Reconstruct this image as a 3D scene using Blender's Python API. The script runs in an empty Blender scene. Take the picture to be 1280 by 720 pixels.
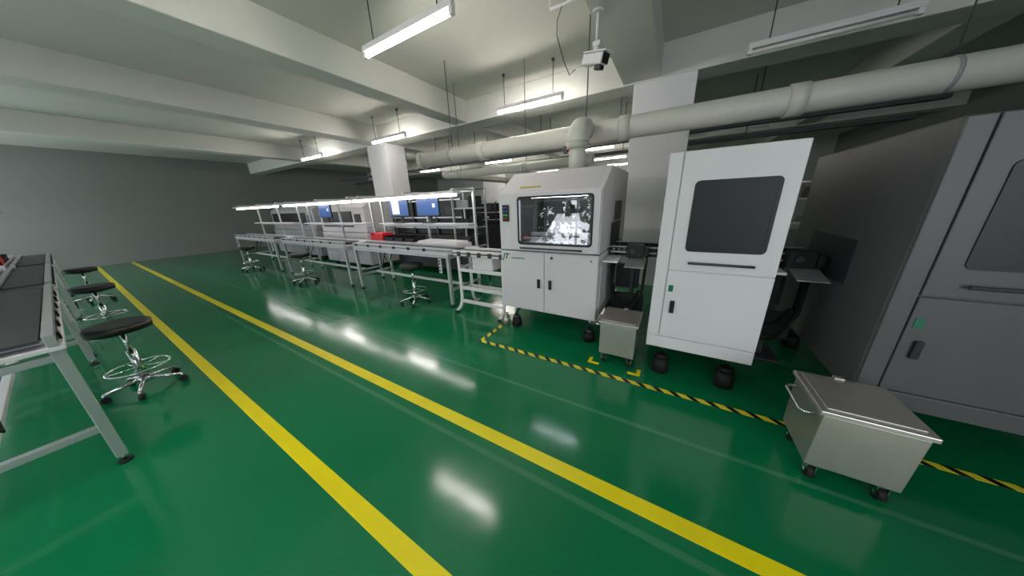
import bpy, bmesh, math, random
from mathutils import Vector, Matrix
random.seed(4)
scene = bpy.context.scene
try:
    scene.view_settings.view_transform = 'Standard'
    scene.view_settings.look = 'None'
except Exception as e:
    print(e)

# ------------------------------------------------------------------ materials
def lin(c):
    return tuple(((x/255.0)/12.92 if x/255.0 <= 0.04045 else ((x/255.0+0.055)/1.055)**2.4) for x in c)

def mat(name, rgb, rough=0.5, metal=0.0, noise=0.06, nscale=6.0, emis=None, estr=0.0, bump=0.0, coat=0.0, spec=0.5):
    m = bpy.data.materials.new(name); m.use_nodes = True
    nt = m.node_tree; b = nt.nodes['Principled BSDF']
    c = lin(rgb)
    tc = nt.nodes.new('ShaderNodeTexCoord')
    n = nt.nodes.new('ShaderNodeTexNoise'); n.inputs['Scale'].default_value = nscale
    n.inputs['Detail'].default_value = 4
    nt.links.new(tc.outputs['Object'], n.inputs['Vector'])
    mx = nt.nodes.new('ShaderNodeMix'); mx.data_type = 'RGBA'
    mx.inputs[6].default_value = (*[max(0, v*(1-noise)) for v in c], 1)
    mx.inputs[7].default_value = (*[min(1, v*(1+noise)) for v in c], 1)
    nt.links.new(n.outputs['Fac'], mx.inputs[0])
    nt.links.new(mx.outputs[2], b.inputs['Base Color'])
    b.inputs['Roughness'].default_value = rough
    b.inputs['Metallic'].default_value = metal
    b.inputs['Specular IOR Level'].default_value = spec
    if coat: b.inputs['Coat Weight'].default_value = coat
    if emis:
        b.inputs['Emission Color'].default_value = (*lin(emis), 1)
        b.inputs['Emission Strength'].default_value = estr
    if bump:
        bp = nt.nodes.new('ShaderNodeBump'); bp.inputs['Strength'].default_value = bump
        nt.links.new(n.outputs['Fac'], bp.inputs['Height'])
        nt.links.new(bp.outputs['Normal'], b.inputs['Normal'])
    return m

M = {}
M['white'] = mat('white_powder_coat', (214,208,212), 0.42, noise=0.03)
M['white2'] = mat('white_enamel', (226,221,224), 0.4, noise=0.03)
M['grey'] = mat('grey_panel', (150,152,154), 0.45)
M['mgrey'] = mat('mid_grey_enamel', (88,86,89), 0.45)
M['dgrey'] = mat('dark_grey_paint', (62,62,66), 0.5)
M['dgrey2'] = mat('darker_grey_paint', (44,44,48), 0.5)
M['black'] = mat('black_plastic', (18,18,20), 0.45)
M['rubber'] = mat('black_rubber', (14,14,15), 0.7)
M['inner'] = mat('machine_interior', (105,107,109), 0.6)
M['alu'] = mat('brushed_aluminium', (200,200,203), 0.33, 0.6)
M['chrome'] = mat('chrome', (215,215,218), 0.12, 1.0)
M['steel'] = mat('stainless_steel', (190,184,178), 0.34, 0.7, noise=0.12, nscale=9)
M['pvc'] = mat('pvc_duct', (206,203,194), 0.45)
M['pvcd'] = mat('pvc_joint', (186,184,174), 0.5)
M['ceil'] = mat('ceiling_paint', (208,207,199), 0.9, noise=0.05, nscale=1.2)
M['beam'] = mat('beam_paint', (214,213,207), 0.9, noise=0.05, nscale=1.2)
M['wall'] = mat('wall_paint', (190,190,186), 0.85, noise=0.04, nscale=1.0)
M['wallg'] = mat('partition_paint', (140,141,140), 0.8, noise=0.05, nscale=1.0)
M['col'] = mat('column_paint', (228,225,228), 0.8, noise=0.03, nscale=1.0)
M['yellow'] = mat('yellow_floor_paint', (240,222,10), 0.3, noise=0.08, nscale=7)
M['red'] = mat('red_plastic', (215,14,34), 0.4)
M['blue'] = mat('monitor_blue_screen', (20,62,120), 0.3, emis=(24,74,135), estr=0.4)
M['paper'] = mat('paper_white', (225,228,232), 0.6, emis=(200,215,230), estr=0.12)
M['green'] = mat('logo_green', (20,110,80), 0.5)
M['led'] = mat('indicator_green', (20,160,60), 0.4, emis=(20,200,80), estr=0.5)
M['ledr'] = mat('indicator_red', (190,30,30), 0.4)
M['ledb'] = mat('indicator_blue', (60,90,170), 0.4)
M['tube'] = mat('fluorescent_tube_lit', (255,255,255), 0.4, emis=(255,250,241), estr=86.0)
M['bench_tube'] = mat('bench_tube_lit', (255,255,255), 0.4, emis=(255,252,246), estr=12.0)
M['inglow'] = mat('added_interior_glow', (255,255,255), 0.4, emis=(240,248,255), estr=34.0)  # added glow that brightens the machine interior, not a lamp of the machine
M['tube_off'] = mat('fluorescent_tube_off', (225,225,220), 0.4)
M['leaf'] = mat('foliage', (40,66,30), 0.7, noise=0.4, nscale=3)
M['ochre'] = mat('brass_label', (190,170,40), 0.5)

def floor_mat():
    m = bpy.data.materials.new('green_epoxy'); m.use_nodes = True
    nt = m.node_tree; b = nt.nodes['Principled BSDF']
    tc = nt.nodes.new('ShaderNodeTexCoord')
    n = nt.nodes.new('ShaderNodeTexNoise'); n.inputs['Scale'].default_value = 0.9; n.inputs['Detail'].default_value = 6
    nt.links.new(tc.outputs['Object'], n.inputs['Vector'])
    mx = nt.nodes.new('ShaderNodeMix'); mx.data_type = 'RGBA'
    mx.inputs[6].default_value = (*lin((5,102,60)), 1)
    mx.inputs[7].default_value = (*lin((9,120,74)), 1)
    nt.links.new(n.outputs['Fac'], mx.inputs[0])
    sp = nt.nodes.new('ShaderNodeSeparateXYZ'); nt.links.new(tc.outputs['Object'], sp.inputs[0])
    prev = mx.outputs[2]
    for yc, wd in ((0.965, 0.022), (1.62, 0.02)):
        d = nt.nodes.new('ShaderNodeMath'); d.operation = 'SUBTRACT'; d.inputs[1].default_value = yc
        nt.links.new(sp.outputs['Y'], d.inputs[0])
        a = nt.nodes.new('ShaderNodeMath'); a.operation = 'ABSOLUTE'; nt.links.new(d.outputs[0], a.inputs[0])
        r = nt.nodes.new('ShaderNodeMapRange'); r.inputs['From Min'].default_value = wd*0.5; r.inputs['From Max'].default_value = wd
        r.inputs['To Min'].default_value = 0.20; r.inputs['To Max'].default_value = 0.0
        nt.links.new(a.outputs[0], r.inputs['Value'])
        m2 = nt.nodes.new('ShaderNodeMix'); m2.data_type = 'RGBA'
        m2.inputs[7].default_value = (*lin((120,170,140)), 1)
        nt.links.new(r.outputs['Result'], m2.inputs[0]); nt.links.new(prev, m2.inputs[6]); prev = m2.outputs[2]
    nt.links.new(prev, b.inputs['Base Color'])
    mr = nt.nodes.new('ShaderNodeMapRange')
    mr.inputs['To Min'].default_value = 0.08; mr.inputs['To Max'].default_value = 0.2
    nt.links.new(n.outputs['Fac'], mr.inputs['Value'])
    nt.links.new(mr.outputs['Result'], b.inputs['Roughness'])
    n2 = nt.nodes.new('ShaderNodeTexNoise'); n2.inputs['Scale'].default_value = 5.0; n2.inputs['Detail'].default_value = 2
    nt.links.new(tc.outputs['Object'], n2.inputs['Vector'])
    bp = nt.nodes.new('ShaderNodeBump'); bp.inputs['Strength'].default_value = 0.02; bp.inputs['Distance'].default_value = 0.05
    nt.links.new(n2.outputs['Fac'], bp.inputs['Height'])
    nt.links.new(bp.outputs['Normal'], b.inputs['Normal'])
    return m
M['floor'] = floor_mat()

def stripe_mat():
    m = bpy.data.materials.new('hazard_stripes'); m.use_nodes = True
    nt = m.node_tree; b = nt.nodes['Principled BSDF']
    tc = nt.nodes.new('ShaderNodeTexCoord')
    sp = nt.nodes.new('ShaderNodeSeparateXYZ'); nt.links.new(tc.outputs['Object'], sp.inputs[0])
    a = nt.nodes.new('ShaderNodeMath'); a.operation = 'ADD'
    nt.links.new(sp.outputs['X'], a.inputs[0]); nt.links.new(sp.outputs['Y'], a.inputs[1])
    mu = nt.nodes.new('ShaderNodeMath'); mu.operation = 'MULTIPLY'; mu.inputs[1].default_value = 8.5
    nt.links.new(a.outputs[0], mu.inputs[0])
    fr = nt.nodes.new('ShaderNodeMath'); fr.operation = 'FRACT'; nt.links.new(mu.outputs[0], fr.inputs[0])
    gt = nt.nodes.new('ShaderNodeMath'); gt.operation = 'GREATER_THAN'; gt.inputs[1].default_value = 0.42
    nt.links.new(fr.outputs[0], gt.inputs[0])
    mx = nt.nodes.new('ShaderNodeMix'); mx.data_type = 'RGBA'
    mx.inputs[6].default_value = (*lin((22,24,20)), 1); mx.inputs[7].default_value = (*lin((226,212,60)), 1)
    nt.links.new(gt.outputs[0], mx.inputs[0]); nt.links.new(mx.outputs[2], b.inputs['Base Color'])
    b.inputs['Roughness'].default_value = 0.35
    return m
M['hazard'] = stripe_mat()

def glass_mat():
    m = bpy.data.materials.new('tinted_window_glass'); m.use_nodes = True
    nt = m.node_tree; nt.nodes.remove(nt.nodes['Principled BSDF'])
    out = [n for n in nt.nodes if n.type == 'OUTPUT_MATERIAL'][0]
    t = nt.nodes.new('ShaderNodeBsdfTransparent'); t.inputs[0].default_value = (0.62,0.64,0.65,1)
    g = nt.nodes.new('ShaderNodeBsdfGlossy'); g.inputs['Roughness'].default_value = 0.02
    g.inputs['Color'].default_value = (0.9,0.9,0.9,1)
    mx = nt.nodes.new('ShaderNodeMixShader'); mx.inputs[0].default_value = 0.12
    nt.links.new(t.outputs[0], mx.inputs[1]); nt.links.new(g.outputs[0], mx.inputs[2])
    nt.links.new(mx.outputs[0], out.inputs[0])
    return m
M['glass'] = glass_mat()

# ------------------------------------------------------------------ builder
TF = None
class B:
    def __init__(s, name):
        s.name = name; s.bm = bmesh.new(); s.mats = []
    def mi(s, k):
        m = M[k]
        if m not in s.mats: s.mats.append(m)
        return s.mats.index(m)
    def merge(s, t, k, mx=None):
        i = s.mi(k)
        if mx is not None: bmesh.ops.transform(t, matrix=mx, verts=t.verts)
        for f in t.faces: f.material_index = i
        me = bpy.data.meshes.new('tmp'); t.to_mesh(me); t.free()
        s.bm.from_mesh(me); bpy.data.meshes.remove(me)
    def box(s, x0, x1, y0, y1, z0, z1, k, bev=0.0, rot=None, seg=2):
        t = bmesh.new(); bmesh.ops.create_cube(t, size=1)
        bmesh.ops.scale(t, vec=(abs(x1-x0), abs(y1-y0), abs(z1-z0)), verts=t.verts)
        if bev > 0:
            bmesh.ops.bevel(t, geom=t.edges[:], offset=bev, segments=seg, affect='EDGES', profile=0.5)
        c = Matrix.Translation(((x0+x1)/2, (y0+y1)/2, (z0+z1)/2))
        if rot is not None: c = c @ rot
        s.merge(t, k, c); return s
    def cyl(s, p, q, r, k, seg=20, r2=None):
        p = Vector(p); q = Vector(q); d = q-p
        t = bmesh.new()
        bmesh.ops.create_cone(t, cap_ends=True, segments=seg, radius1=r, radius2=(r if r2 is None else r2), depth=d.length)
        for f in t.faces: f.smooth = len(f.verts) == 4
        mx = Matrix.Translation((p+q)/2) @ Vector((0,0,1)).rotation_difference(d.normalized()).to_matrix().to_4x4()
        s.merge(t, k, mx); return s
    def sph(s, p, r, k, sc=(1,1,1)):
        t = bmesh.new(); bmesh.ops.create_uvsphere(t, u_segments=20, v_segments=12, radius=r)
        for f in t.faces: f.smooth = True
        s.merge(t, k, Matrix.Translation(p) @ Matrix.Diagonal((*sc, 1))); return s
    def sweep(s, pts, r, k, seg=16, closed=False):
        pts = [Vector(p) for p in pts]; n = len(pts); t = bmesh.new(); rings = []
        up = None
        for i in range(n):
            if closed: d = (pts[(i+1) % n]-pts[i-1]).normalized()
            else: d = (pts[min(i+1, n-1)]-pts[max(i-1, 0)]).normalized()
            if up is None:
                up = d.orthogonal().normalized()
            else:
                up = (up - d*up.dot(d)).normalized()
            w = d.cross(up)
            rings.append([t.verts.new(pts[i]+up*r*math.cos(a*2*math.pi/seg)+w*r*math.sin(a*2*math.pi/seg)) for a in range(seg)])
        for i in range(n if closed else n-1):
            A = rings[i]; C = rings[(i+1) % n]
            for a in range(seg):
                f = t.faces.new((A[a], A[(a+1) % seg], C[(a+1) % seg], C[a])); f.smooth = True
        if not closed:
            t.faces.new(rings[0][::-1]); t.faces.new(rings[-1])
        s.merge(t, k); return s
    def ring(s, c, R, r, k, seg=32):
        return s.sweep([(c[0]+R*math.cos(a*2*math.pi/seg), c[1]+R*math.sin(a*2*math.pi/seg), c[2]) for a in range(seg)], r, k, 10, True)
    def prism_yz(s, prof, x0, x1, k, bev=0.0):
        t = bmesh.new()
        a = [t.verts.new((x0, y, z)) for y, z in prof]; b = [t.verts.new((x1, y, z)) for y, z in prof]
        n = len(prof)
        t.faces.new(a[::-1]); t.faces.new(b)
        for i in range(n): t.faces.new((a[i], a[(i+1) % n], b[(i+1) % n], b[i]))
        bmesh.ops.recalc_face_normals(t, faces=t.faces)
        if bev: bmesh.ops.bevel(t, geom=t.edges[:], offset=bev, segments=2, affect='EDGES', profile=0.5)
        s.merge(t, k); return s
    def rring(s, x0, x1, z0, z1, rad, w, y0, y1, k):
        def loop(x0, x1, z0, z1, r):
            o = []
            for cx, cz, a0 in ((x1-r, z1-r, 0), (x0+r, z1-r, 90), (x0+r, z0+r, 180), (x1-r, z0+r, 270)):
                for j in range(6):
                    a = math.radians(a0+j*18); o.append((cx+r*math.cos(a), cz+r*math.sin(a)))
            return o
        O = loop(x0, x1, z0, z1, rad); I = loop(x0+w, x1-w, z0+w, z1-w, max(rad-w*0.5, 0.004))
        t = bmesh.new(); n = len(O)
        of = [t.verts.new((x, y0, z)) for x, z in O]; inf = [t.verts.new((x, y0, z)) for x, z in I]
        ob = [t.verts.new((x, y1, z)) for x, z in O]; ib = [t.verts.new((x, y1, z)) for x, z in I]
        for i in range(n):
            j = (i+1) % n
            t.faces.new((of[i], of[j], inf[j], inf[i])); t.faces.new((ob[i], ib[i], ib[j], ob[j]))
            t.faces.new((of[i], ob[i], ob[j], of[j])); t.faces.new((inf[i], inf[j], ib[j], ib[i]))
        bmesh.ops.recalc_face_normals(t, faces=t.faces)
        s.merge(t, k); return s
    def quad(s, pts, k):
        t = bmesh.new(); t.faces.new([t.verts.new(p) for p in pts]); s.merge(t, k); return s
    def done(s):
        if TF is not None: bmesh.ops.transform(s.bm, matrix=TF, verts=s.bm.verts)
        me = bpy.data.meshes.new(s.name); s.bm.to_mesh(me); s.bm.free()
        for m in s.mats: me.materials.append(m)
        o = bpy.data.objects.new(s.name, me); scene.collection.objects.link(o)
        return o

def RX(d): return Matrix.Rotation(math.radians(d), 4, 'X')
def RY(d): return Matrix.Rotation(math.radians(d), 4, 'Y')
def RZ(d): return Matrix.Rotation(math.radians(d), 4, 'Z')

# ------------------------------------------------------------------ room
XW, XE, YS, YN, ZC = -16.0, 5.0, -3.0, 16.0, 3.5
B('floor').box(XW, XE, YS, YN, -0.1, 0, 'floor').done()
B('ceiling').box(XW, XE, YS, YN, ZC, ZC+0.15, 'ceil').done()
B('wall_north').box(XW, XE, YN, YN+0.2, 0, ZC, 'wall').done()
B('wall_west').box(XW-0.2, XW, YS, YN, 0, ZC, 'wallg').done()
B('wall_east').box(XE, XE+0.2, YS, YN, 0, ZC, 'wallg').done()
ws = B('wall_south')
ws.box(XW, XE, YS-0.2, YS, 0, 0.45, 'wall').box(XW, XE, YS-0.2, YS, 2.9, ZC, 'wall')
piers = [XW, -13.2, -10.4, -7.6, -4.2, -0.8, 2.0, XE]
for px in piers: ws.box(px-0.3 if px > XW else px, px+0.3 if px < XE else px, YS-0.2, YS, 0.45, 2.9, 'wall')
ws.done()
for i in range(len(piers)-1):
    a = piers[i]+0.3; b = piers[i+1]-0.3
    w = B('window_%d' % (i+1))
    n = 2
    for j in range(n+1):
        x = a+(b-a)*j/n
        w.box(max(a, x-0.025), min(b, x+0.025), YS-0.13, YS-0.07, 0.45, 2.9, 'alu')
    for z in (0.47, 2.0, 2.88): w.box(a, b, YS-0.13, YS-0.07, z-0.02, z+0.02, 'alu')
    w.done()
    L = bpy.data.lights.new('window_daylight', 'AREA'); L.shape = 'RECTANGLE'; L.size = b-a; L.size_y = 2.45
    try: L.cycles.is_portal = True
    except Exception: pass
    o = bpy.data.objects.new('window_daylight', L); scene.collection.objects.link(o)
    o.location = ((a+b)/2, YS-0.25, 1.675); o.rotation_euler = (math.radians(90), 0, 0)

for nm, a in (('trim_1', (-4.3, -3.95)), ('trim_2', (-0.9, -0.4)), ('trim_3', (-7.4, -6.95)), ('trim_4', (2.4, 2.8)), ('trim_5', (-11.4, -11.0))):
    B(nm).box(a[0], a[1], YS, YN, 3.1, ZC, 'beam', 0.01).done()
for nm, a in (('trim_6', (5.0, 5.45)), ('trim_7', (10.4, 10.8))):
    B(nm).box(XW, XE, a[0], a[1], 3.08, ZC, 'beam', 0.01).done()
for x in (-7.5, -0.75):
    B('column').box(x, x+0.8, 5.0, 5.6, 0, 3.08, 'col', 0.01).done()
    B('column').box(x, x+0.8, 10.3, 10.9, 0, 3.08, 'col', 0.01).done()

# ------------------------------------------------------------------ light fixtures
def fixture(x, y, z=2.97, on=True, L=1.22, top=ZC-0.001):
    f = B('fluorescent_light_fixture')
    f.prism_yz([(y-0.03, z+0.02), (y+0.03, z+0.02), (y+0.022, z+0.075), (y-0.022, z+0.075)], x-L/2, x+L/2, 'white2')
    f.cyl((x-L/2+0.03, y, z-0.008), (x+L/2-0.03, y, z-0.008), 0.018, 'tube' if on else 'tube_off', 14)
    for e in (-1, 1):
        xe = x+e*(L/2-0.02)
        f.box(xe-0.02, xe+0.02, y-0.022, y+0.022, z-0.03, z+0.03, 'white2', 0.004)
        xr = x+e*L*0.36
        f.cyl((xr, y, z+0.07), (xr, y, top), 0.006, 'dgrey', 8)
        f.cyl((xr, y, top-0.03), (xr, y, top), 0.025, 'dgrey', 12)
    f.done()
for x in (-2.36, -5.9, -9.5):
    for y in (2.15, 4.5, 9.15, 11.5, 13.8):
        if y == 2.15 and x < -3: continue
        fixture(x+(0.08 if (x > -3 and y == 4.5) else 0), y)
fixture(-2.36, -0.4)
fixture(1.1, 4.5, on=False); fixture(1.1, 9.15, on=False)

# ------------------------------------------------------------------ floor markings
B('floor_marking_line').box(XW+0.1, XE-0.1, 1.045, 1.13, 0, 0.002, 'yellow').done()
B('floor_marking_line').box(XW+0.1, XE-0.1, 0.355, 0.435, 0, 0.002, 'yellow').done()
h = B('hazard_tape'); h.box(-1.71, 2.4, 2.06, 2.105, 0, 0.002, 'hazard').box(-1.71, -1.665, 2.105, 2.62, 0, 0.002, 'hazard'); h.done()
def lmark(x, y, sx, sy):
    m = B('floor_corner_mark'); a = 0.1
    m.box(min(x, x+sx*a), max(x, x+sx*a), min(y, y+sy*0.03), max(y, y+sy*0.03), 0, 0.002, 'yellow')
    m.box(min(x, x+sx*0.03), max(x, x+sx*0.03), min(y+sy*0.03, y+sy*a), max(y+sy*0.03, y+sy*a), 0, 0.002, 'yellow'); m.done()
lmark(-0.53, 2.21, 1, 1); lmark(-0.08, 2.19, -1, 1)

# ------------------------------------------------------------------ soldering machine
X0, X1, YF, YB = -1.64, -0.55, 2.5, 3.85
m = B('soldering_machine')
m.box(X0, X1, YF+0.015, YB, 0.28, 0.955, 'white', 0.008)
m.box(X0+0.01, -1.107, YF, YF+0.016, 0.295, 0.945, 'white', 0.004)
m.box(-1.101, X1-0.005, YF, YF+0.016, 0.295, 0.945, 'white', 0.004)
m.box(X0+0.004, X1-0.004, YF+0.02, YB-0.01, 0.953, 0.967, 'dgrey')
prof = [(2.515, 0.965), (YB, 0.965), (YB, 1.77), (2.87, 1.77), (2.515, 1.555)]
m.prism_yz(prof, X0, -1.42, 'white', 0.006)
m.prism_yz(prof, -0.60, X1, 'white', 0.006)
m.prism_yz([(2.515, 1.515), (YB, 1.515), (YB, 1.77), (2.87, 1.77), (2.515, 1.555)], -1.42, -0.60, 'white')
m.box(-1.42, -0.60, 2.515, YB, 0.965, 1.035, 'white')
m.box(-1.42, -0.60, 3.2, YB, 1.035, 1.515, 'inner')
m.box(-1.42, -1.415, 2.53, 3.2, 1.035, 1.515, 'dgrey2'); m.box(-0.605, -0.60, 2.53, 3.2, 1.035, 1.515, 'dgrey2')
t = bmesh.new()
vs = [(-1.16,3.0,1.32),(-0.90,3.0,1.32),(-0.83,2.85,1.10),(-1.24,2.85,1.10),(-1.16,3.16,1.32),(-0.90,3.16,1.32),(-0.83,3.16,1.10),(-1.24,3.16,1.10)]
V = [t.verts.new(v) for v in vs]
for f in ((0,1,2,3),(4,7,6,5),(0,4,5,1),(3,2,6,7),(0,3,7,4),(1,5,6,2)): t.faces.new([V[i] for i in f])
bmesh.ops.recalc_face_normals(t, faces=t.faces); m.merge(t, 'white2')
m.box(-1.40, -0.62, 2.8, 2.84, 1.09, 1.13, 'alu', 0.003)
m.box(-1.40, -0.62, 2.60, 2.64, 1.07, 1.10, 'alu', 0.003)
m.box(-1.09, -0.99, 2.95, 3.1, 1.30, 1.42, 'black', 0.005)
for i in range(6): m.box(-1.40, -0.62, 3.18, 3.205, 1.37+i*0.024, 1.38+i*0.024, 'dgrey')
m.box(-1.30, -0.72, 2.62, 2.65, 1.498, 1.512, 'inglow')  # added glowing strip, lifts the hood and interior behind the glass
yd0, yd1 = 2.478, 2.515
m.box(-1.475, -1.375, yd0, yd1, 0.975, 1.548, 'white', 0.006); m.box(-0.632, -0.556, yd0, yd1, 0.975, 1.548, 'white', 0.006)
m.box(-1.378, -0.629, yd0, yd1, 1.50, 1.548, 'white', 0.004); m.box(-1.378, -0.629, yd0, yd1, 0.975, 1.048, 'white', 0.004)
m.rring(-1.395, -0.615, 1.035, 1.515, 0.035, 0.018, yd0-0.004, yd1, 'black')
m.quad([(-1.38, 2.492, 1.05), (-0.63, 2.492, 1.05), (-0.63, 2.512, 1.50), (-1.38, 2.512, 1.50)], 'glass')
m.cyl((-1.36, 2.452, 1.002), (-0.70, 2.452, 1.002), 0.009, 'dgrey', 12)
for x in (-1.33, -1.03, -0.73): m.cyl((x, 2.452, 1.002), (x, 2.48, 1.002), 0.007, 'dgrey', 8)
m.box(-1.41, -1.18, 2.585, 2.594, 1.598, 1.612, 'ochre', rot=RX(-58))
m.box(-1.595, -1.515, 2.502, 2.516, 1.27, 1.44, 'black', 0.004)
for i, (k, z) in enumerate((('ledb', 1.41), ('ledb', 1.375), ('led', 1.335), ('ledr', 1.30))):
    for x in (-1.572, -1.54):
        m.cyl((x, 2.50, z), (x, 2.494, z), 0.009, k, 12)
for x in (-1.165, -1.035):
    m.box(x-0.016, x+0.016, 2.482, 2.502, 0.565, 0.665, 'black', 0.005)
m.cyl((-1.02, 2.502, 0.905), (-1.02, 2.492, 0.905), 0.014, 'dgrey', 16)
m.cyl((-0.62, 2.502, 0.90), (-0.62, 2.494, 0.90), 0.008, 'dgrey', 12)
m.box(X1-0.001, X1+0.006, 2.98, 3.5, 0.97, 1.22, 'dgrey2', 0.002)
m.box(X1, X1+0.02, 3.1, 3.42, 1.24, 1.44, 'dgrey', 0.004)
m.box(X1, X1+0.008, 2.6, 3.75, 0.31, 0.84, 'white', 0.003)
for x in (-1.53, -0.63):
    for y in (2.63, 3.7):
        m.cyl((x, y, 0.0), (x, y, 0.10), 0.062, 'rubber', 24, 0.055)
        m.cyl((x, y, 0.10), (x, y, 0.13), 0.04, 'dgrey', 16)
        m.cyl((x, y, 0.13), (x, y, 0.285), 0.014, 'chrome', 12)
mo = m.done()
def text(s, loc, size, k, parent, name='lettering'):
    c = bpy.data.curves.new(name, 'FONT'); c.body = s; c.size = size; c.extrude = 0.0008
    o = bpy.data.objects.new(name, c); scene.collection.objects.link(o); c.materials.append(M[k])
    o.location = loc; o.rotation_euler = (math.radians(90), 0, 0); o.parent = parent
    return o
t1 = text('JT', (-1.61, 2.498, 0.865), 0.085, 'green', mo, 'logo'); t1.data.shear = 0.3; t1.data.offset = 0.0025
text('automation', (-1.50, 2.498, 0.87), 0.036, 'green', mo, 'model_label')

# exhaust duct
d = B('exhaust_duct')
d.cyl((-3.9, 3.62, 2.225), (4.6, 3.62, 2.225), 0.115, 'pvc', 32)
d.cyl((-3.93, 3.62, 2.225), (-3.85, 3.62, 2.225), 0.135, 'pvcd', 32)
for x in (-2.6, -0.6, 0.8, 2.4): d.cyl((x-0.06, 3.62, 2.225), (x+0.06, 3.62, 2.225), 0.128, 'pvc', 32)
pts = [(-1.01, 3.2, 1.772), (-1.01, 3.2, 1.95), (-1.01, 3.2, 2.05)]
for i in range(1, 11):
    a = math.radians(9*i); pts.append((-1.01, 3.2+0.18*(1-math.cos(a)), 2.05+0.18*math.sin(a)))
pts.append((-1.01, 3.62, 2.23))
d.sweep(pts, 0.092, 'pvc', 28)
d.sweep(pts[2:-1], 0.118, 'pvc', 28)
d.cyl((-1.01, 3.2, 2.0), (-1.01, 3.2, 2.07), 0.122, 'pvcd', 28)
d.cyl((-1.01, 3.2, 1.772), (-1.01, 3.2, 1.79), 0.13, 'pvcd', 28)
d.cyl((-1.13, 3.17, 2.0), (-1.05, 3.17, 2.0), 0.02, 'ledr', 12); d.box(-1.16, -1.12, 3.15, 3.19, 1.96, 2.04, 'dgrey', 0.004)
for x in (-3.2, 1.6): d.cyl((x, 3.62, 2.3), (x, 3.62, ZC-0.001), 0.006, 'dgrey', 8)
d.cyl((-1.0, 3.45, 2.3), (-1.0, 3.45, ZC-0.001), 0.006, 'dgrey', 8)
for x in (-3.2, 1.6): d.cyl((x-0.012, 3.62, 2.225), (x+0.012, 3.62, 2.225), 0.119, 'grey', 32)
d.done()
d = B('branch_pipe')
d.cyl((-3.85, 4.25, 2.02), (-1.1, 4.25, 2.02), 0.07, 'pvc', 24)
d.sweep([(-3.85, 4.25, 2.02), (-3.95, 4.25, 2.03), (-4.05, 4.3, 2.05), (-4.1, 4.4, 2.06), (-4.12, 4.6, 2.07), (-4.12, 15.9, 2.07)], 0.07, 'pvc', 20)
for x in (-3.6, -2.2): d.cyl((x-0.04, 4.25, 2.02), (x+0.04, 4.25, 2.02), 0.08, 'pvcd', 24).cyl((x, 4.25, 2.08), (x, 4.25, ZC-0.001), 0.005, 'dgrey', 8)
d.done()
d = B('cable_tray')
for y, z in ((6.6, 2.62), (7.2, 2.5)):
    d.box(-12, 3, y-0.06, y+0.06, z-0.03, z+0.03, 'dgrey')
for x in (-10, -6.5, -5, -3, -1.2, 1): d.cyl((x, 6.6, 2.6), (x, 6.6, ZC-0.001), 0.008, 'dgrey', 8).cyl((x, 7.2, 2.5), (x, 7.2, ZC-0.001), 0.008, 'dgrey', 8)
d.done()
d = B('ceiling_conduit')
d.cyl((-1.22, 2.90, 3.15), (-0.901, 2.90, 3.15), 0.012, 'white2', 10).cyl((-1.22, 2.90, 3.15), (-1.22, 2.90, ZC-0.001), 0.012, 'white2', 10)
d.sweep([(-1.10, 2.90, 3.15), (-1.15, 2.90, 3.05), (-1.16, 2.92, 2.95), (-1.1, 2.95, 2.75), (-1.04, 2.96, 2.62), (-0.99, 2.98, 2.66)], 0.004, 'black', 8)
d.done()

# security camera (hung under the beam)
c = B('security_camera')
cx, cy, cz = -0.82, 3.07, 2.73
c.cyl((cx, cy, 2.86), (cx, cy, 3.099), 0.013, 'white2', 12).cyl((cx, cy, 3.08), (cx, cy, 3.099), 0.05, 'white2', 20)
c.box(cx-0.035, cx+0.035, cy-0.02, cy+0.02, 2.83, 2.87, 'white2', 0.005)
c.sph((cx, cy, 2.81), 0.028, 'white2')
def cb(x0, x1, y0, y1, z0, z1, k, bev):
    t = bmesh.new(); bmesh.ops.create_cube(t, size=1); bmesh.ops.scale(t, vec=(x1-x0, y1-y0, z1-z0), verts=t.verts)
    bmesh.ops.bevel(t, geom=t.edges[:], offset=bev, segments=3, affect='EDGES', profile=0.5)
    c.merge(t, k, Matrix.Translation((cx, cy, cz)) @ RZ(-25) @ RY(16) @ Matrix.Translation(((x0+x1)/2, (y0+y1)/2, (z0+z1)/2)))
cb(-0.14, 0.11, -0.05, 0.05, -0.045, 0.045, 'white2', 0.018)
cb(-0.13, 0.15, -0.056, 0.056, 0.045, 0.056, 'white2', 0.004)
cb(0.108, 0.122, -0.044, 0.044, -0.04, 0.04, 'black', 0.006)
cb(0.02, 0.10, -0.03, 0.03, -0.085, -0.047, 'black', 0.01)
c.done()

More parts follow.
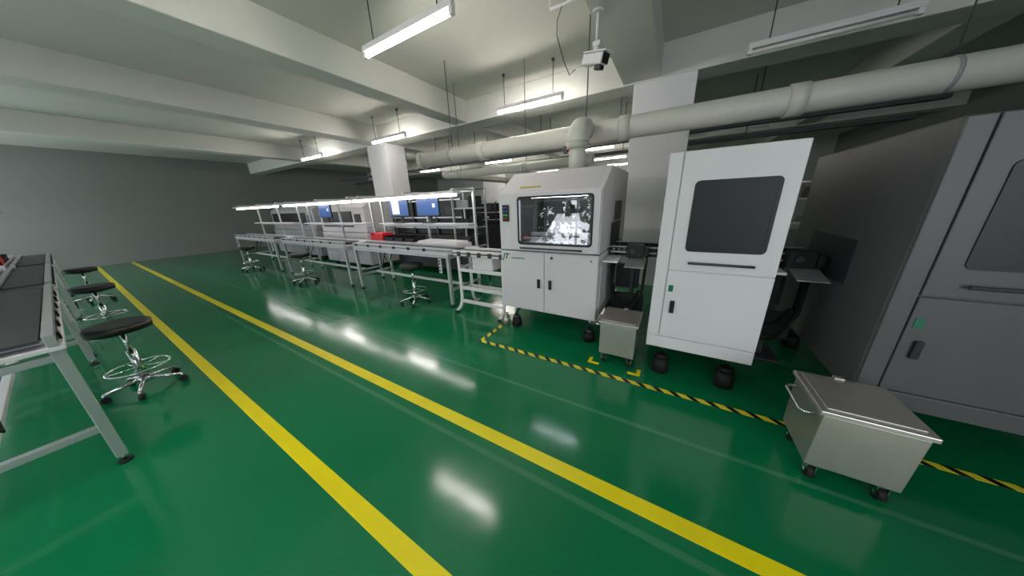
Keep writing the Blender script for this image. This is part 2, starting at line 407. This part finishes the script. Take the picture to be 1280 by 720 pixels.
# ------------------------------------------------------------------ stainless cart
def cart(ax, ay, W=0.34, D=0.365, H=0.40):
    bx, by = ax+W, ay+D
    c = B('stainless_steel_cart')
    c.prism_yz([(ay+0.012, 0.10), (by-0.012, 0.10), (by, H), (ay, H)], ax+0.008, bx-0.008, 'steel', 0.004)
    c.box(ax-0.008, bx+0.008, ay-0.008, by+0.008, H, H+0.025, 'steel', 0.005)
    c.box(ax+0.02, bx-0.02, ay+0.02, by-0.02, H+0.025, H+0.031, 'steel', 0.002)
    c.box(ax+0.15, ax+0.19, by-0.02, by+0.012, H+0.02, H+0.038, 'steel', 0.002)
    c.sweep([(ax, ay+0.06, H-0.04), (ax-0.035, ay+0.06, H-0.045), (ax-0.045, ay+0.08, H-0.05), (ax-0.045, by-0.08, H-0.05), (ax-0.035, by-0.06, H-0.045), (ax, by-0.06, H-0.04)], 0.008, 'chrome', 10)
    for x in (ax+0.05, bx-0.045):
        for y in (ay+0.05, by-0.05):
            c.box(x-0.03, x+0.03, y-0.03, y+0.03, 0.09, 0.10, 'chrome')
            c.box(x-0.021, x-0.016, y-0.018, y+0.018, 0.035, 0.092, 'chrome'); c.box(x+0.016, x+0.021, y-0.018, y+0.018, 0.035, 0.092, 'chrome')
            c.cyl((x-0.014, y, 0.034), (x+0.014, y, 0.034), 0.034, 'rubber', 24)
            c.cyl((x-0.022, y, 0.034), (x+0.022, y, 0.034), 0.01, 'chrome', 12)
    c.done()
cart(-0.455, 2.255, 0.312)
cart(0.74, 1.64, 0.34, 0.36, 0.42)

# ------------------------------------------------------------------ right cabinet
def cabinet(nm, a, b, mk, yo=0.0):
    m = B(nm)
    m.box(a, b, 2.265+yo, 3.7+yo, 0.30, 1.74, mk, 0.012)
    m.box(a+0.003, b-0.003, 2.25+yo, 2.266+yo, 0.287, 0.385, mk, 0.004)
    m.box(a+0.003, a+0.082, 2.25+yo, 2.266+yo, 0.392, 1.735, mk, 0.004)
    m.box(a+0.088, b-0.003, 2.25+yo, 2.266+yo, 0.392, 0.93, mk, 0.004)
    m.box(a+0.088, b-0.003, 2.25+yo, 2.266+yo, 0.937, 1.735, mk, 0.004)
    m.rring(a+0.17, b-0.08, 1.08, 1.55, 0.03, 0.02, 2.244+yo, 2.252+yo, 'black'); m.box(a+0.185, b-0.095, 2.246+yo, 2.25+yo, 1.095, 1.535, 'black')
    m.cyl((a+0.2, 2.225+yo, 1.0), (b-0.12, 2.225+yo, 1.0), 0.009, 'dgrey', 12)
    for x in (a+0.22, b-0.14): m.cyl((x, 2.225+yo, 1.0), (x, 2.25+yo, 1.0), 0.007, 'dgrey', 8)
    m.box(a+0.13, a+0.16, 2.232+yo, 2.25+yo, 0.60, 0.70, 'black', 0.004)
    m.box(a+0.105, a+0.135, 2.246+yo, 2.251+yo, 0.77, 0.82, 'green')
    m.box(a-0.004, a, 2.7+yo, 3.35+yo, 0.86, 1.15, 'dgrey2')
    for x in (a+0.13, b-0.11):
        for y in (2.38+yo, 3.55+yo):
            m.cyl((x, y, 0), (x, y, 0.13), 0.066, 'rubber', 24, 0.058); m.cyl((x, y, 0.13), (x, y, 0.16), 0.045, 'rubber', 20)
            m.cyl((x, y, 0.16), (x, y, 0.305), 0.016, 'chrome', 12)
    m.done()
cabinet('inspection_machine', -0.07, 0.615, 'white2')
cabinet('reflow_oven', 1.025, 2.3, 'mgrey', -0.15)

# ------------------------------------------------------------------ transfer conveyor between machines
def transfer(nm, xa, xb):
    m = B(nm)
    for y in (2.92, 3.28):
        m.box(xa, xb, y-0.02, y+0.02, 0.90, 0.985, 'black', 0.003); m.box(xa, xb, y-0.024, y+0.024, 0.985, 0.992, 'alu')
        m.box(xa+0.02, xb-0.02, y-0.024, y-0.02, 0.93, 0.945, 'alu')
        for i in range(7):
            m.cyl((xa+0.05+i*0.05, y-0.028, 0.965), (xa+0.05+i*0.05, y-0.02, 0.965), 0.011, 'chrome', 12)
    m.box(xa+0.04, xb-0.04, 2.96, 3.24, 0.93, 0.94, 'dgrey2')
    for x in (xa+0.08, xb-0.08): m.cyl((x, 2.9, 0.92), (x, 3.3, 0.92), 0.018, 'chrome', 16)
    o = xa+0.54
    m.box(o-0.36, o-0.20, 2.80, 2.9, 0.90, 1.03, 'black', 0.006); m.box(o-0.20, o-0.16, 2.78, 2.88, 0.92, 1.0, 'black', 0.005)
    m.cyl((o-0.30, 2.80, 0.97), (o-0.30, 2.775, 0.97), 0.025, 'dgrey', 16)
    m.box(o-0.34, o-0.17, 2.60, 2.84, 0.868, 0.876, 'alu', 0.002, rot=RX(12))
    m.box(o-0.54, o-0.40, 2.60, 2.9, 0.88, 0.90, 'white2', 0.003)
    m.box(o-0.33, o-0.29, 3.06, 3.14, 0, 0.93, 'dgrey', 0.004); m.box(o-0.45, o-0.19, 2.95, 3.25, 0, 0.02, 'dgrey', 0.004)
    for i, (p, z) in enumerate(((0.0, 0.30), (0.05, 0.24), (0.1, 0.36))):
        m.sweep([(o-0.50+p*0.2, 2.86+p, 0.90), (o-0.49, 2.85+p, 0.6), (o-0.45, 2.84+p, z+0.1), (o-0.36, 2.82+p, z), (o-0.28, 2.84+p, z+0.03), (o-0.22, 2.86+p, z+0.16), (o-0.19, 2.88+p, 0.5), (o-0.18, 2.9+p, 0.9)], 0.011, 'rubber', 8)
    m.box(o-0.50, o-0.17, 3.0, 3.05, 0.22, 0.46, 'dgrey2', 0.004)
    m.box(o-0.48, o-0.25, 3.1, 3.24, 0.5, 0.75, 'dgrey2', 0.004)
    m.done()
transfer('transfer_conveyor', -0.54, -0.078)
transfer('link_conveyor', 0.622, 1.015)

c = B('steel_canister')
c.cyl((-1.665, 2.60, 0.0), (-1.665, 2.60, 0.10), 0.045, 'steel', 24).cyl((-1.665, 2.60, 0.10), (-1.665, 2.60, 0.12), 0.045, 'steel', 24, 0.028).cyl((-1.665, 2.60, 0.12), (-1.665, 2.60, 0.14), 0.02, 'chrome', 16)
c.done()

# ------------------------------------------------------------------ workbenches
def bench(xa, xb, socket=True, lamp='bench_tube'):
    yf, yb = 2.70, 3.42
    m = B('assembly_workbench')
    legs = [xa+0.03, xb-0.03]
    for x in legs:
        for y in (yf+0.02, yb-0.02):
            m.box(x-0.022, x+0.022, y-0.022, y+0.022, 0.05, 0.79, 'alu', 0.003)
            m.cyl((x, y, 0), (x, y, 0.012), 0.03, 'rubber', 16); m.cyl((x, y, 0.012), (x, y, 0.06), 0.008, 'chrome', 10)
        m.box(x-0.02, x+0.02, yf+0.04, yb-0.04, 0.25, 0.29, 'alu', 0.003)
        m.box(x-0.02, x+0.02, yf+0.04, yb-0.04, 0.73, 0.77, 'alu', 0.003)
    m.box(xa+0.05, xb-0.05, yf, yf+0.04, 0.745, 0.785, 'alu', 0.003)
    m.box(xa+0.05, xb-0.05, yb-0.04, yb, 0.745, 0.785, 'alu', 0.003)
    m.box(xa+0.05, xb-0.05, 3.04, 3.08, 0.25, 0.29, 'white2', 0.003)
    m.box(xa, xb, yf-0.01, yb, 0.79, 0.815, 'white2', 0.003)
    xs = [xa+0.03, (xa+xb)/2+0.1, xb-0.03]
    for x in xs:
        m.box(x-0.018, x+0.018, yb-0.036, yb, 0.815, 1.68, 'alu', 0.003)
        m.box(x-0.015, x+0.015, 2.95, yb-0.03, 1.66, 1.69, 'alu', 0.003)
    m.box(xa, xb, yb-0.03, yb+0.01, 1.12, 1.15, 'alu', 0.003)
    m.box(xa, xb, yb-0.03, yb+0.01, 1.65, 1.68, 'alu', 0.003)
    m.box(xa+0.1, xb-0.05, yb-0.2, yb-0.036, 1.17, 1.185, 'white2', 0.002)
    for x in xs: m.box(x-0.01, x+0.01, yb-0.2, yb-0.03, 1.15, 1.17, 'alu')
    if socket:
        m.box(xb-0.2, xb-0.15, yf-0.012, yf+0.01, 0.52, 0.735, 'white2', 0.005)
        for z in (0.56, 0.61, 0.66, 0.70): m.box(xb-0.19, xb-0.16, yf-0.015, yf-0.011, z-0.014, z+0.014, 'dgrey')
    m.sweep([(xa+0.35, 3.1, 0.78), (xa+0.37, 3.05, 0.6), (xa+0.45, 3.05, 0.45), (xa+0.5, 3.1, 0.6), (xa+0.6, 3.1, 0.78)], 0.008, 'black', 8)
    m.sweep([(xa+0.4, 3.1, 0.78), (xa+0.38, 3.0, 0.5), (xa+0.3, 3.0, 0.35), (xa+0.2, 3.06, 0.5), (xa+0.15, 3.1, 0.78)], 0.008, 'black', 8)
    m.done()
    f = B('bench_lamp')
    f.prism_yz([(2.90, 1.62), (3.10, 1.62), (3.06, 1.655), (2.94, 1.655)], xa-0.25 if lamp == 'bench_tube' else xa, xb, 'white2')
    f.cyl((xa-0.2 if lamp == 'bench_tube' else xa+0.02, 3.0, 1.598), (xb-0.02, 3.0, 1.598), 0.02, lamp, 14)
    f.done()

def belt(xa, xb, ya, yb, z, name='belt_conveyor'):
    m = B(name)
    for y in (ya, yb):
        m.box(xa, xb, y-0.018, y+0.018, z, z+0.065, 'alu', 0.003)
        m.box(xa, xb, y-0.020, y-0.018, z+0.026, z+0.036, 'dgrey2')
    m.box(xa+0.02, xb-0.02, ya+0.03, yb-0.03, z+0.03, z+0.045, 'dgrey')
    n = int((xb-xa)/0.35)
    for i in range(n):
        x = xa+0.1+i*0.35; m.box(x, x+0.03, ya+0.018, yb-0.018, z+0.002, z+0.025, 'alu')
        m.box(x, x+0.05, ya-0.03, ya-0.02, z+0.01, z+0.05, 'black')
    m.done()

m = B('infeed_conveyor_stand')
xa, xb = -2.52, -1.74
for y in (2.72, 2.98):
    m.box(xa-0.04, xb+0.085, y-0.02, y+0.02, 0.80, 0.875, 'white2', 0.003); m.box(xa-0.04, xb+0.085, y-0.024, y-0.02, 0.83, 0.845, 'black')
m.box(xa, xb, 2.75, 2.95, 0.83, 0.84, 'dgrey')
for i in range(5): m.box(xa+0.05+i*0.17, xa+0.10+i*0.17, 2.68, 2.70, 0.80, 0.86, 'dgrey', 0.003)
for x in (xa+0.03, xb-0.03):
    m.sweep([(x, 2.60, 0.03), (x, 2.63, 0.035), (x, 2.68, 0.06), (x, 2.715, 0.12), (x, 2.73, 0.2), (x, 2.73, 0.80)], 0.022, 'white2', 12)
    m.sweep([(x, 3.10, 0.03), (x, 3.07, 0.035), (x, 3.02, 0.06), (x, 2.985, 0.12), (x, 2.97, 0.2), (x, 2.97, 0.80)], 0.022, 'white2', 12)
    m.cyl((x, 2.60, 0), (x, 2.60, 0.03), 0.028, 'rubber', 16); m.cyl((x, 3.10, 0), (x, 3.10, 0.03), 0.028, 'rubber', 16)
    for z in (0.30, 0.62): m.box(x-0.015, x+0.015, 2.73, 2.97, z-0.02, z+0.02, 'white2', 0.003)
for z in (0.14, 0.34, 0.60): m.box(xa+0.03, xb-0.03, 2.715, 2.745, z-0.022, z+0.022, 'white2', 0.003)
m.box(xa+0.03, xb-0.03, 2.955, 2.985, 0.28, 0.32, 'white2', 0.003)
m.box(xa+0.25, xb-0.2, 2.75, 2.94, 0.62, 0.80, 'white2', 0.006)
m.done()

def stool(x, y, h=0.62):
    s = B('lab_stool')
    s.cyl((x, y, h-0.055), (x, y, h), 0.17, 'black', 36, 0.175); s.cyl((x, y, h), (x, y, h+0.012), 0.175, 'black', 36, 0.155)
    s.cyl((x, y, h-0.075), (x, y, h-0.055), 0.09, 'dgrey', 24)
    s.cyl((x, y, 0.34), (x, y, h-0.07), 0.014, 'chrome', 16); s.cyl((x, y, 0.10), (x, y, 0.38), 0.026, 'chrome', 20)
    s.cyl((x, y, 0.08), (x, y, 0.12), 0.042, 'chrome', 20)
    s.ring((x, y, 0.22), 0.17, 0.009, 'chrome')
    for i in range(5):
        a = math.radians(72*i+20); c, sn = math.cos(a), math.sin(a)
        s.cyl((x, y, 0.115), (x+0.22*c, y+0.22*sn, 0.07), 0.016, 'chrome', 12, 0.012)
        s.cyl((x, y, 0.22), (x+0.17*c, y+0.17*sn, 0.22), 0.006, 'chrome', 8)
        wx, wy = x+0.22*c, y+0.22*sn
        s.cyl((wx, wy, 0.05), (wx, wy, 0.075), 0.01, 'chrome', 8)
        s.cyl((wx-0.015*sn, wy+0.015*c, 0.026), (wx+0.015*sn, wy-0.015*c, 0.026), 0.026, 'rubber', 16)
    s.done()

def bin_(name, x0, x1, y0, y1, z, hgt, k):
    b = B(name); t = 0.012
    b.box(x0, x1, y0, y1, z, z+t, k); b.box(x0, x0+t, y0, y1, z, z+hgt, k); b.box(x1-t, x1, y0, y1, z, z+hgt, k)
    b.box(x0, x1, y1-t, y1, z, z+hgt, k); b.box(x0, x1, y0, y0+t, z, z+hgt*0.7, k)
    b.box(x0-0.008, x1+0.008, y1-t, y1+0.008, z+hgt-0.012, z+hgt, k); b.done()

def monitor(x, y, zc, k='blue', paper=False):
    m = B('computer_monitor')
    m.box(x-0.26, x+0.26, y, y+0.03, zc-0.16, zc+0.16, 'black', 0.006)
    m.box(x-0.25, x+0.25, y-0.002, y+0.001, zc-0.145, zc+0.15, k)
    if paper: m.box(x-0.18, x+0.02, y-0.004, y-0.001, zc-0.12, zc+0.12, 'paper')
    else: m.box(x+0.12, x+0.18, y-0.004, y-0.001, zc-0.02, zc+0.04, 'paper')
    m.box(x-0.08, x+0.08, y+0.03, y+0.05, zc-0.08, zc+0.08, 'dgrey', 0.004)
    m.box(x-0.02, x+0.02, y+0.03, y+0.07, zc-0.26, zc-0.0, 'dgrey', 0.004)
    m.box(x-0.12, x+0.12, y-0.05, y+0.1, zc-0.274, zc-0.255, 'dgrey', 0.004)
    m.done()

def station_items(o):
    zt = 0.816
    p = B('instrument_shelf_tray'); p.box(-4.95+o, -2.75+o, 3.03, 3.36, zt, zt+0.07, 'white', 0.004); p.done()
    z2 = zt+0.071
    bin_('red_parts_bin', -4.94+o, -4.56+o, 3.04, 3.26, z2, 0.12, 'red')
    for i in range(3): bin_('black_parts_bin', -4.52+i*0.27+o, -4.28+i*0.27+o, 3.04, 3.30, z2, 0.09, 'black')
    r = B('folded_red_cloth'); r.box(-4.9+o, -4.62+o, 3.08, 3.22, z2+0.013, z2+0.135, 'red', 0.03, seg=4); r.done()
    w = B('white_work_panel'); w.box(-3.64+o, -2.80+o, 3.04, 3.34, z2, z2+0.03, 'white2', 0.004); w.box(-3.6+o, -2.85+o, 3.06, 3.08, z2+0.03, z2+0.04, 'alu'); w.done()
    monitor(-4.30+o, 3.27, 1.46, paper=True); monitor(-3.56+o, 3.27, 1.46)

bench(-5.0, -2.65); belt(-5.0, -2.58, 2.72, 2.98, 0.817); station_items(0); stool(-3.36, 2.62)
bench(-8.0, -5.3); belt(-8.0, -5.3, 2.72, 2.98, 0.817); monitor(-6.9, 3.27, 1.46); stool(-6.6, 2.45)
bench(-11.2, -8.5); belt(-11.2, -8.5, 2.72, 2.98, 0.817); stool(-9.6, 2.45)
for k in range(3):
    TF = Matrix.Translation((-7.75-k*2.6, 2.55, 0)) @ RZ(180)
    bench(-5.0, -2.65, lamp='tube_off'); belt(-5.0, -2.65, 2.72, 2.98, 0.817); station_items(0); stool(-3.9, 2.50)
TF = None

def blackrack(xa, xb, ya, yb, ztop):
    m = B('wave_line_machine')
    m.box(xa, xb, ya, yb, 0.08, 0.85, 'dgrey2', 0.01)
    m.box(xa+0.02, xb-0.02, ya+0.05, yb, 0.86, ztop, 'black', 0.01)
    n = max(2, int((xb-xa)/0.6))
    for i in range(n+1):
        x = xa+(xb-xa)*i/n; m.box(max(xa, x-0.02), min(xb, x+0.02), ya, ya+0.04, 0.85, ztop+0.03, 'dgrey', 0.003)
    for z in (1.0, 1.22, ztop): m.box(xa, xb, ya+0.005, ya+0.035, z-0.015, z+0.015, 'alu', 0.003)
    for i in range(n):
        x = xa+(xb-xa)*(i+0.5)/n; m.box(x-0.12, x+0.12, ya+0.03, ya+0.055, 1.28, 1.44, 'dgrey', 0.004)
        m.box(x-0.04, x+0.02, ya+0.028, ya+0.031, 1.05, 1.1, 'paper')
    for x in (xa+0.1, xb-0.1):
        for y in (ya+0.1, yb-0.1): m.cyl((x, y, 0), (x, y, 0.09), 0.04, 'rubber', 16)
    m.done()
blackrack(-6.0, -3.75, 4.35, 4.9, 1.58)
blackrack(-3.0, -2.0, 5.8, 6.6, 1.5)
blackrack(-6.5, -3.5, 7.0, 7.9, 1.5)
blackrack(-11.5, -7.5, 7.0, 7.9, 1.4)

m = B('shelving_trolley')
for x in (-3.62, -3.1):
    for y in (3.95, 4.28): m.box(x-0.016, x+0.016, y-0.016, y+0.016, 0.08, 1.76, 'alu', 0.003).cyl((x-0.012, y, 0.04), (x+0.012, y, 0.04), 0.04, 'rubber', 16)
for z in (0.3, 0.7, 1.05, 1.4, 1.74):
    m.box(-3.62, -3.1, 3.95, 4.28, z-0.012, z+0.012, 'alu', 0.003)
for z, k in ((0.712, 'dgrey'), (1.062, 'dgrey2'), (1.412, 'grey'), (0.312, 'dgrey')): m.box(-3.57, -3.3, 4.0, 4.24, z, z+0.14, k, 0.005); m.box(-3.27, -3.15, 4.0, 4.24, z, z+0.2, 'black', 0.005)
m.done()

for xa, xb, y, mk in ((-8.3, -6.25, 3.75, 'white'), (-12.2, -9.2, 4.0, 'grey')):
    m = B('component_mounting_machine')
    m.box(xa, xb, y, y+1.15, 0.12, 0.9, mk, 0.02)
    m.prism_yz([(y+0.03, 0.91), (y+1.15, 0.91), (y+1.15, 1.66), (y+0.25, 1.66), (y+0.03, 1.5)], xa, xb, mk, 0.02)
    m.box(xa+0.15, xb-0.5, y+0.01, y+0.04, 1.05, 1.42, 'black', 0.01); m.box(xb-0.38, xb-0.14, y+0.01, y+0.035, 1.1, 1.35, 'dgrey', 0.01)
    for x in (xa+0.15, xb-0.15):
        for yy in (y+0.15, y+1.0): m.cyl((x, yy, 0), (x, yy, 0.13), 0.05, 'rubber', 16)
    m.done()

def farbench(x0, x1, y):
    m = B('storage_workbench')
    m.box(x0, x1, y, y+0.7, 0.76, 0.8, 'white', 0.004)
    for x in (x0+0.05, (x0+x1)/2, x1-0.05):
        for yy in (y+0.05, y+0.65): m.box(x-0.02, x+0.02, yy-0.02, yy+0.02, 0, 0.76, 'alu')
        m.box(x-0.02, x+0.02, y+0.6, y+0.64, 0.8, 1.7, 'alu')
    m.box(x0, x1, y+0.4, y+0.66, 1.3, 1.33, 'white'); m.box(x0, x1, y+0.6, y+0.64, 1.68, 1.71, 'alu')
    x = x0+0.2
    while x < x1-0.4:
        w = random.uniform(0.2, 0.45); k = random.choice(['dgrey', 'black', 'grey', 'ledb', 'dgrey2'])
        m.box(x, x+w, y+0.2, y+0.5, 0.8, 0.8+random.uniform(0.12, 0.35), k, 0.005)
        m.box(x, x+w*0.8, y+0.42, y+0.62, 1.33, 1.33+random.uniform(0.1, 0.25), random.choice(['dgrey', 'grey', 'white', 'dgrey2']), 0.005)
        x += w+random.uniform(0.05, 0.3)
    m.done()
farbench(-9, -3, 8.8); farbench(-2.6, 3, 8.8); farbench(-10, -4, 12.2); farbench(-15.5, -11, 8.8)

# trees outside the windows
t = bmesh.new()
n = 0
while n < 9000:
    cx = random.uniform(-11, 3); cz = random.uniform(-1.0, 3.4); cy = -6.2+random.gauss(0, 0.5)
    gap = (-4.7 < cx < -2.2 and 0.2 < cz < 1.45)
    if gap and random.random() < 0.72: continue
    n += 1
    s = random.choice((0.04, 0.07, 0.11, 0.16)) if gap else random.uniform(0.10, 0.2)
    r = Matrix.Rotation(random.uniform(0, 6.28), 3, 'Z') @ Matrix.Rotation(random.uniform(0, 3.1), 3, 'X') @ Matrix.Rotation(random.uniform(0, 3.1), 3, 'Y')
    vs = [t.verts.new(Vector((cx, cy, cz)) + r @ Vector(v)) for v in ((-s, 0, 0), (0, -s*0.6, 0), (s, 0, 0), (0, s*0.6, 0))]
    t.faces.new(vs)
b = B('garden_tree'); b.merge(t, 'leaf')
for x in (-5, -3, -1.2): b.cyl((x, -6.2, -3), (x+0.2, -6.2, 3.2), 0.09, 'dgrey', 12, 0.04)
b.done()

w = bpy.data.worlds.new('overcast_sky'); scene.world = w; w.use_nodes = True
bg = w.node_tree.nodes['Background']; bg.inputs[0].default_value = (0.88, 0.93, 1.0, 1); bg.inputs[1].default_value = 6.5

# ------------------------------------------------------------------ camera
cam = bpy.data.cameras.new('camera'); co = bpy.data.objects.new('camera', cam); scene.collection.objects.link(co)
cam.sensor_width = 36; cam.sensor_fit = 'HORIZONTAL'; cam.lens = 331/1280*36
cam.clip_start = 0.05; cam.clip_end = 100
r_ = Vector((0.862, 0.5058, -0.0366)).normalized()
f_ = Vector((-0.492, 0.8163, -0.3031)); f_ = (f_-r_*f_.dot(r_)).normalized()
u_ = r_.cross(f_)
co.matrix_world = Matrix(((r_.x, u_.x, -f_.x, 0), (r_.y, u_.y, -f_.y, 0), (r_.z, u_.z, -f_.z, 1.45), (0, 0, 0, 1)))
scene.camera = co
